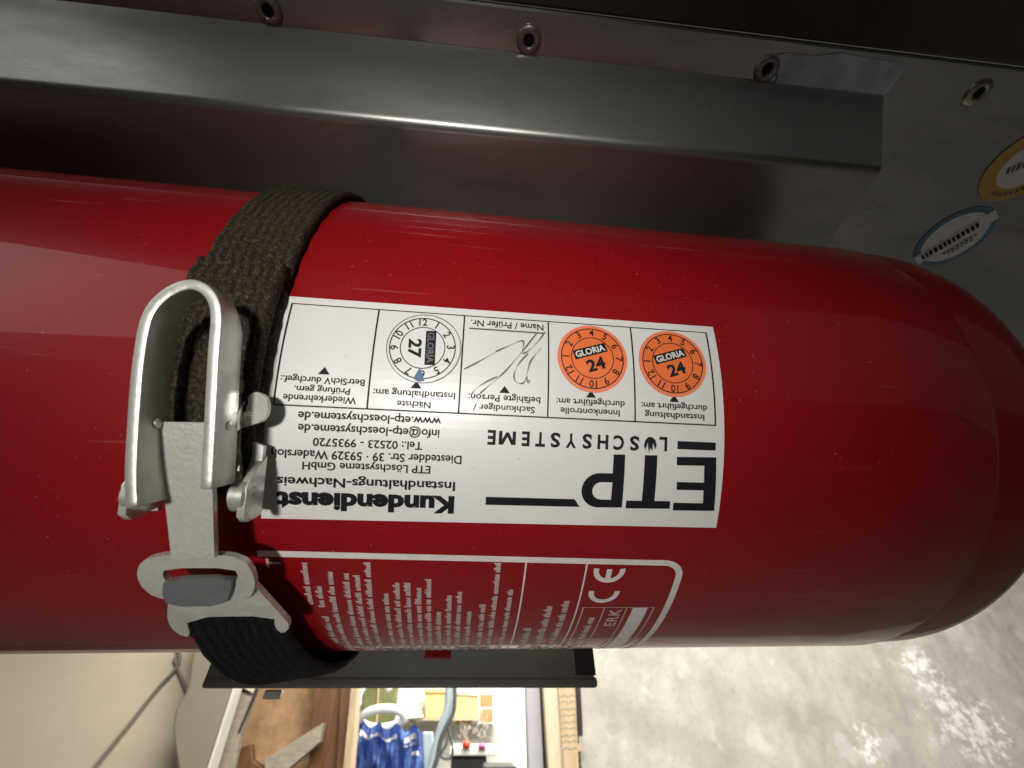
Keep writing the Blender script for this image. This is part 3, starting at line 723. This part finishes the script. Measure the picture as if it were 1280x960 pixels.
# ---- printed white frame and fine print on the red body
pl = bend_mesh('printed_label', poly_flat([
    [(-62, 30.9), (31.5, 32.2)] + [(31.5 + 4.9 * math.sin(a), 37.2 - 4.9 * math.cos(a)) for a in [math.pi / 2 * i / 8 for i in range(1, 9)]] + [(36.4, 112), (31, 117), (-62, 117)],
    [(-62, 32.5), (31.3, 33.8)] + [(31.3 + 3.4 * math.sin(a), 37.2 - 3.4 * math.cos(a)) for a in [math.pi / 2 * i / 8 for i in range(1, 9)]] + [(34.7, 111.5), (30.5, 115.8), (-62, 115.8)]]), mm, .00006, M_print, ext)
pl['label'] = 'white printed frame with fine print on the red body'
for s_ in (-2.7, 11.9): bend_mesh('divider_line', poly_flat([rect(s_ - .2, s_ + .2, 33, 116)]), mm, .00006, M_print, pl)
D2U = 80 * math.pi / 180
def strokes(s_, u0, u1, hgt, gap_p=.12, dens=1.0):
    bm = bmesh.new(); u = u0
    def q(a, b, c, d):
        bm.faces.new([bm.verts.new((s_ + hgt / 2 - y, x, 0)) for x, y in ((a, c), (b, c), (b, d), (a, d))])
    while u < u1:
        for k in range(random.randint(3, 9)):                  # one word
            w = random.uniform(.5, .75); hh = hgt * random.choice((.64, .7, .66, .95)); k2 = random.random()
            q(u, u + .30, 0, hh); q(u + w - .30, u + w, 0, hh * random.uniform(.75, 1))
            q(u + .30, u + w - .30, hh * .3 * (k2 > .4), hh * (.45 + .35 * k2)); u += w + .09
        u += .55
    me = bpy.data.meshes.new('s'); bm.to_mesh(me); bm.free(); return me
lines = [(-52.6, 24.4, 33.6), (-50.1, 29.4, 33.6), (-49.9, 37.5, 47), (-47.3, 26.2, 75), (-43.8, 26.5, 75), (-41.4, 26.9, 75), (-38.9, 24.2, 75), (-35.2, 31.1, 75), (-32.6, 28.5, 75), (-30.1, 28.5, 75), (-27.6, 29.7, 75), (-25.3, 27.6, 75),
         (-22.9, 36.1, 75), (-20.4, 31.5, 75), (-18.0, 30.6, 75), (-15.4, 36.1, 75), (-12.1, 33.9, 75), (-9.4, 24.0, 75), (-5.8, 30.0, 75), (.4, 42.1, 75), (4.4, 34.4, 75), (8.4, 32.9, 75)]
for s_, t0, t1 in lines:
    big = 2.3 if s_ > 0 else 1.65
    bend_mesh('fine_print', strokes(s_, t0 * D2U, t1 * D2U, big, .16 if s_ < -48 else .09), mm, .00006, M_print_fine, pl)
bend_mesh('lettering', text2d('T', .03), lambda x, y: mm(-57.4 - y * 4.2, 35.5 - x * 4.2), .00006, M_print_fine, pl)
# CE mark
def ce_arc(cs, uo):
    a0 = 100; out = [(cs + 3.9 * math.sin(math.radians(a)), uo + 3.9 * math.cos(math.radians(a))) for a in range(-a0, a0 + 1, 8)]
    inn = [(cs + 2.6 * math.sin(math.radians(a)), uo + 2.6 * math.cos(math.radians(a))) for a in range(a0, -a0 - 1, -8)]
    return out + inn
bend_mesh('ce_letter', poly_flat([ce_arc(17.7, 29.9 * D2U + 1.0)]), mm, .00006, M_print, pl)
bend_mesh('ce_letter', join_meshes([poly_flat([ce_arc(17.7, 24.5 * D2U + 1.2)]), poly_flat([rect(17.05, 18.35, 25.1 * D2U, 24.5 * D2U + 4.4)])]), mm, .00006, M_print, pl)
U0 = 34.7 * D2U
for a, b, c, d in ((13.3, 32.2, U0, U0 + .22), (13.3, 13.65, U0, 110), (18.85, 19.15, U0, 110), (24.75, 25.05, U0, 110), (31.85, 32.2, U0, 110)):
    bend_mesh('box_line', poly_flat([rect(a, b, c, d)]), mm, .00007, M_print_fine, pl)
bend_mesh('white_bar', poly_flat([rect(26.5, 30.5, U0 + .3, 110)]), mm, .00006, M_print, pl)
me = text2d('ERK', .02, 1.15); xs = [v.co.x for v in me.vertices]; xr_ = max(xs)
bend_mesh('lettering', me, lambda x, y: mm(23.7 - y * 4.2, U0 + .9 + (xr_ - x) * 4.4), .00006, M_print_fine, pl)
bend_mesh('fine_print', strokes(16.3, 38.0 * D2U, 75 * D2U, 2.2, .08), mm, .00006, M_print_fine, pl)

# ------------------------------------------------------------------ BRACKET (grey, behind the extinguisher)
bk = frame_empty('mounting_bracket', 'grey metal mounting bracket whose edge shows below the extinguisher', 'bracket')
bk.matrix_world = Matrix.Translation((0, .235, CAMH))
XB0, XB1 = -.118, .0615
wall_box('side_plate', XB0, XB1, 0, .003, .0145, .175, M_bracket, bk, .0008)
wall_box('bottom_lip', XB0, XB1 + .0012, -.0005, .0036, .0128, .0170, M_bracket, bk, .0012)
wall_box('end_cap', XB1 - .009, XB1 + .0006, -.0008, -.0001, .0175, .05, M_bracket_end, bk)
wall_box('top_plate', XB0, XB1, -.045, .004, .1755, .1912, M_bracket, bk, .001)
wall_box('red_tab', -.021, -.0085, -.0016, -.0004, .0238, .03, M_red, bk, .0006)
wall_box('clip', -.090, -.0825, -.001, .003, .0088, .0122, M_zinc, bk, .0008)

# ------------------------------------------------------------------ CLAMP STRAP
cs_ = frame_empty('clamp_strap', 'black woven strap with a steel lever buckle clamped around the extinguisher', 'strap')
def band(name, s0, s1, t0, t1, hfun, m, thick=.0016, ribs=9, nth=90, twist=0.0, wob=.00012):
    """ribbed webbing round the cylinder from angle t0 to t1 (deg)"""
    V, Fc = [], []; nw = ribs * 6
    for i in range(nth + 1):
        t = t0 + (t1 - t0) * i / nth; k = i / nth
        for j in range(nw + 1):
            w = j / nw; e = 1 - abs(2 * w - 1) ** 14
            h = hfun(k, w) + thick * (.55 + .45 * e) + .00075 * abs(math.sin(w * ribs * math.pi)) ** .6 + wob * math.sin(i * 2.9 + j * 1.7)
            s_ = s0 + (s1 - s0) * w + twist * k + .00018 * math.sin(i * .9 + 4 * round(w))
            a = math.radians(t); V.append((s_, (R + h) * math.cos(a), (R + h) * math.sin(a)))
        for w in (1.0, 0.0):
            h = hfun(k, w); a = math.radians(t); V.append((s0 + (s1 - s0) * w + twist * k, (R + h) * math.cos(a), (R + h) * math.sin(a)))
    c = nw + 3
    for i in range(nth):
        for j in range(c): Fc.append([i * c + j, i * c + (j + 1) % c, (i + 1) * c + (j + 1) % c, (i + 1) * c + j])
    Fc.append(list(range(c))); Fc.append(list(range(nth * c, nth * c + c)))
    return from_data(name, V, Fc, m, parent=cs_, smooth=True)
band('webbing', -.0795, -.0600, -178, 12, lambda k, w: .0006, M_web, nth=220)
# folded second layer under the lever
band('webbing_fold', -.0793, -.0602, -23, 10, lambda k, w: .0026 + .0010 * math.sin(k * 3.1), M_web, nth=60, ribs=9)
# lower webbing running from the hook to the bracket
band('lower_webbing', -.0752, -.0560, 28, 108, lambda k, w: .0050 + .0016 * math.sin(min(1, k * 1.45) * math.pi) * (1 - w) - (.0030 + .0022 * w) * k, M_webblack, nth=90, thick=.0018, twist=.008)

# planar frame touching the skin at theta=0: (s, u, h) -> local
def flat(s_, u_, h_): return Vector((s_, R + h_, u_))
def plate_to(name, loops, thick, pos, m, bev=.0003):
    me = plate2d(loops, thick, bev)
    for v in me.vertices: v.co = pos(v.co.x, v.co.y, v.co.z)
    bm = bmesh.new(); bm.from_mesh(me); bmesh.ops.recalc_face_normals(bm, faces=bm.faces[:]); bm.to_mesh(me); bm.free()
    return link(name, me, m, cs_)
# lever: a hairpin wall of sheet steel standing on edge
outer = [(-73.0, 17.0), (-73.9, 11), (-74.6, 2), (-75.0, -6), (-74.9, -13), (-74.1, -16.8), (-72.3, -19.6), (-69.8, -21.6), (-67.0, -22.4), (-64.3, -21.4), (-62.4, -19.0), (-61.6, -15.5), (-61.4, -10), (-61.0, -3), (-60.5, 5), (-60.0, 13.5)]
def offset_line(P, d):
    out = []
    for i, p in enumerate(P):
        a, b = P[max(i - 1, 0)], P[min(i + 1, len(P) - 1)]; tx, ty = b[0] - a[0], b[1] - a[1]; l = math.hypot(tx, ty); out.append((p[0] - ty / l * d, p[1] + tx / l * d))
    return out
oc = [(v.x, v.y) for v in catmull([(a, b, 0) for a, b in outer], 4)]
ic = offset_line(oc, -1.9)
if sum((a[0] - b[0]) ** 2 for a, b in zip(ic, [(-67, 0)] * len(ic))) > sum((a[0] + 67) ** 2 for a in oc): ic = offset_line(oc, 1.9)
V, Fc = [], []; k = len(oc)
for i in range(k):
    lo = .0088 if oc[i][1] > -14 else .0088 + .0003 * min(6, (-14 - oc[i][1]))
    for (a, b), h in ((oc[i], lo), (oc[i], .0158), (ic[i], .0158), (ic[i], lo)): V.append(flat(a * .001, b * .001, h))
for i in range(k - 1):
    for j in range(4): Fc.append([i * 4 + j, i * 4 + (j + 1) % 4, (i + 1) * 4 + (j + 1) % 4, (i + 1) * 4 + j])
Fc += [[0, 1, 2, 3], [(k - 1) * 4 + j for j in range(4)]]
lv = from_data('lever', V, Fc, M_steel, cs_, True); bevel(lv, .00035, 2, 50); split(lv)
# base frame with side ears
bf = plate_to('base_frame', [[(-79.2, 8), (-79.2, 20), (-76.2, 20), (-76.0, 12), (-62.0, 12), (-61.6, 20), (-58.2, 20), (-58.2, 7), (-64, 5), (-74, 5)]], .0012, lambda x, y, z: flat(x * .001, y * .001, .0026 + z), M_steel)
ear = plate_to('side_ear', [[(9.0, 2.5), (20.5, 2.5), (20.8, 7.5), (19.5, 9.0), (14.5, 9.0), (12.5, 7.5)]], .0013, lambda x, y, z: flat(-.0592 + z, x * .001, y * .001), M_zinc)
ear = plate_to('side_ear', [[(10.0, 2.5), (20.5, 2.5), (20.8, 7.5), (19.5, 9.0), (14.5, 9.0), (12.5, 7.5)]], .0013, lambda x, y, z: flat(-.0792 + z, x * .001, y * .001), M_zinc)
def pin(name, s0, s1, u, h, r, m, seg=20):
    V, Fc = [], []
    prof_ = [(s0, r * .15), (s0, r * .8), (s0 + .0004, r), (s1 - .0004, r), (s1, r * .8), (s1 + .0002, r * .35), (s1 + .0002, r * .1)]
    for s_, r_ in prof_:
        for j in range(seg):
            a = 2 * math.pi * j / seg; p = flat(s_, u, h); V.append(p + Vector((0, r_ * math.cos(a), r_ * math.sin(a))))
    for i in range(len(prof_) - 1):
        for j in range(seg): Fc.append([i * seg + j, i * seg + (j + 1) % seg, (i + 1) * seg + (j + 1) % seg, (i + 1) * seg + j])
    return split(from_data(name, V, Fc, m, cs_, True))
pin('pivot_pin', -.0612, -.0580, .0160, .0066, .0031, M_steel)
pin('pivot_pin', -.0792, -.0745, .0163, .0070, .0028, M_steel)
pin('lever_rivet', -.0614, -.0605, .0030, .0118, .0011, M_steel)
pin('lever_rivet', -.0733, -.0722, .0030, .0118, .0011, M_steel)
# rounded thumb tab beside the sticker corner
plate_to('thumb_tab', [smooth_poly([(-62.5, 1.6), (-59.8, .4), (-58.9, -2.4), (-57.0, -3.9), (-54.8, -3.0), (-53.9, -.6), (-54.6, 1.8), (-57.0, 2.9), (-59.0, 3.4), (-62.5, 6.0)], 2)], .0013, lambda x, y, z: flat(x * .001 - .0028, y * .001, .0040 + z + .0002 * max(0, x + 60)), M_zinc, .0005)
# tongue plate and loop
def tongue_pos(x, y, z):                 # x = s mm, y = u mm
    t = (y - 2.7) / 24.0; return flat(x * .001, y * .001, .0100 - .0040 * t + z)
plate_to('tongue_plate', [[(-73.0, 2.8), (-64.6, 2.5), (-64.0, 9), (-63.6, 16), (-63.2, 27.5), (-70.6, 27.5), (-71.6, 18), (-72.4, 9)]], .0013, tongue_pos, M_zinc)
def skin(h0):
    def f(x, y, z): a = math.radians(y); return Vector((x * .001, (R + h0 + z) * math.cos(a), (R + h0 + z) * math.sin(a)))
    return f
ring_o = smooth_poly([(-75.4, 18.2), (-78.4, 19.6), (-78.6, 22.6), (-75.6, 24.9), (-61.4, 25.4), (-58.0, 23.8), (-57.4, 20.8), (-59.6, 18.2), (-67, 17.8)], 2)
ring_i = smooth_poly([(-73.6, 19.9), (-74.2, 21.3), (-72.6, 22.9), (-62.6, 22.9), (-60.4, 21.3), (-61.0, 19.8)], 1)
plate_to('slot_ring', [ring_o, ring_i], .0013, skin(.0082), M_zinc)
hook_o = smooth_poly([(-73.6, 23.2), (-75.4, 26.0), (-76.8, 29.6), (-76.2, 32.2), (-73.6, 33.4), (-73.0, 28.9), (-55.8, 28.7), (-56.2, 31.2), (-54.9, 32.6), (-52.9, 30.8), (-54.6, 28.2), (-57.6, 24.4), (-59.2, 22.6), (-66, 22.4)], 1)
plate_to('strap_hook', [hook_o], .0013, skin(.0068), M_zinc)
plate_to('hook_tab', [smooth_poly([(-73.0, 20.9), (-61.0, 20.5), (-61.4, 22.5), (-63.2, 24.9), (-73.4, 25.0), (-73.9, 23)], 1)], .0010, skin(.0097), M_steel_grey)
# loose thread
p0 = EXM.inverted() @ (CAM + ray(294, 764) * .118)
pts = [EXM.inverted() @ (CAM + ray(x, y) * .118) for x, y in ((294, 764), (293.5, 790), (292, 815), (291.5, 838), (290, 852))]
tube('loose_thread', catmull(pts, 4), .00009, M_greybeam, cs_, n=5)
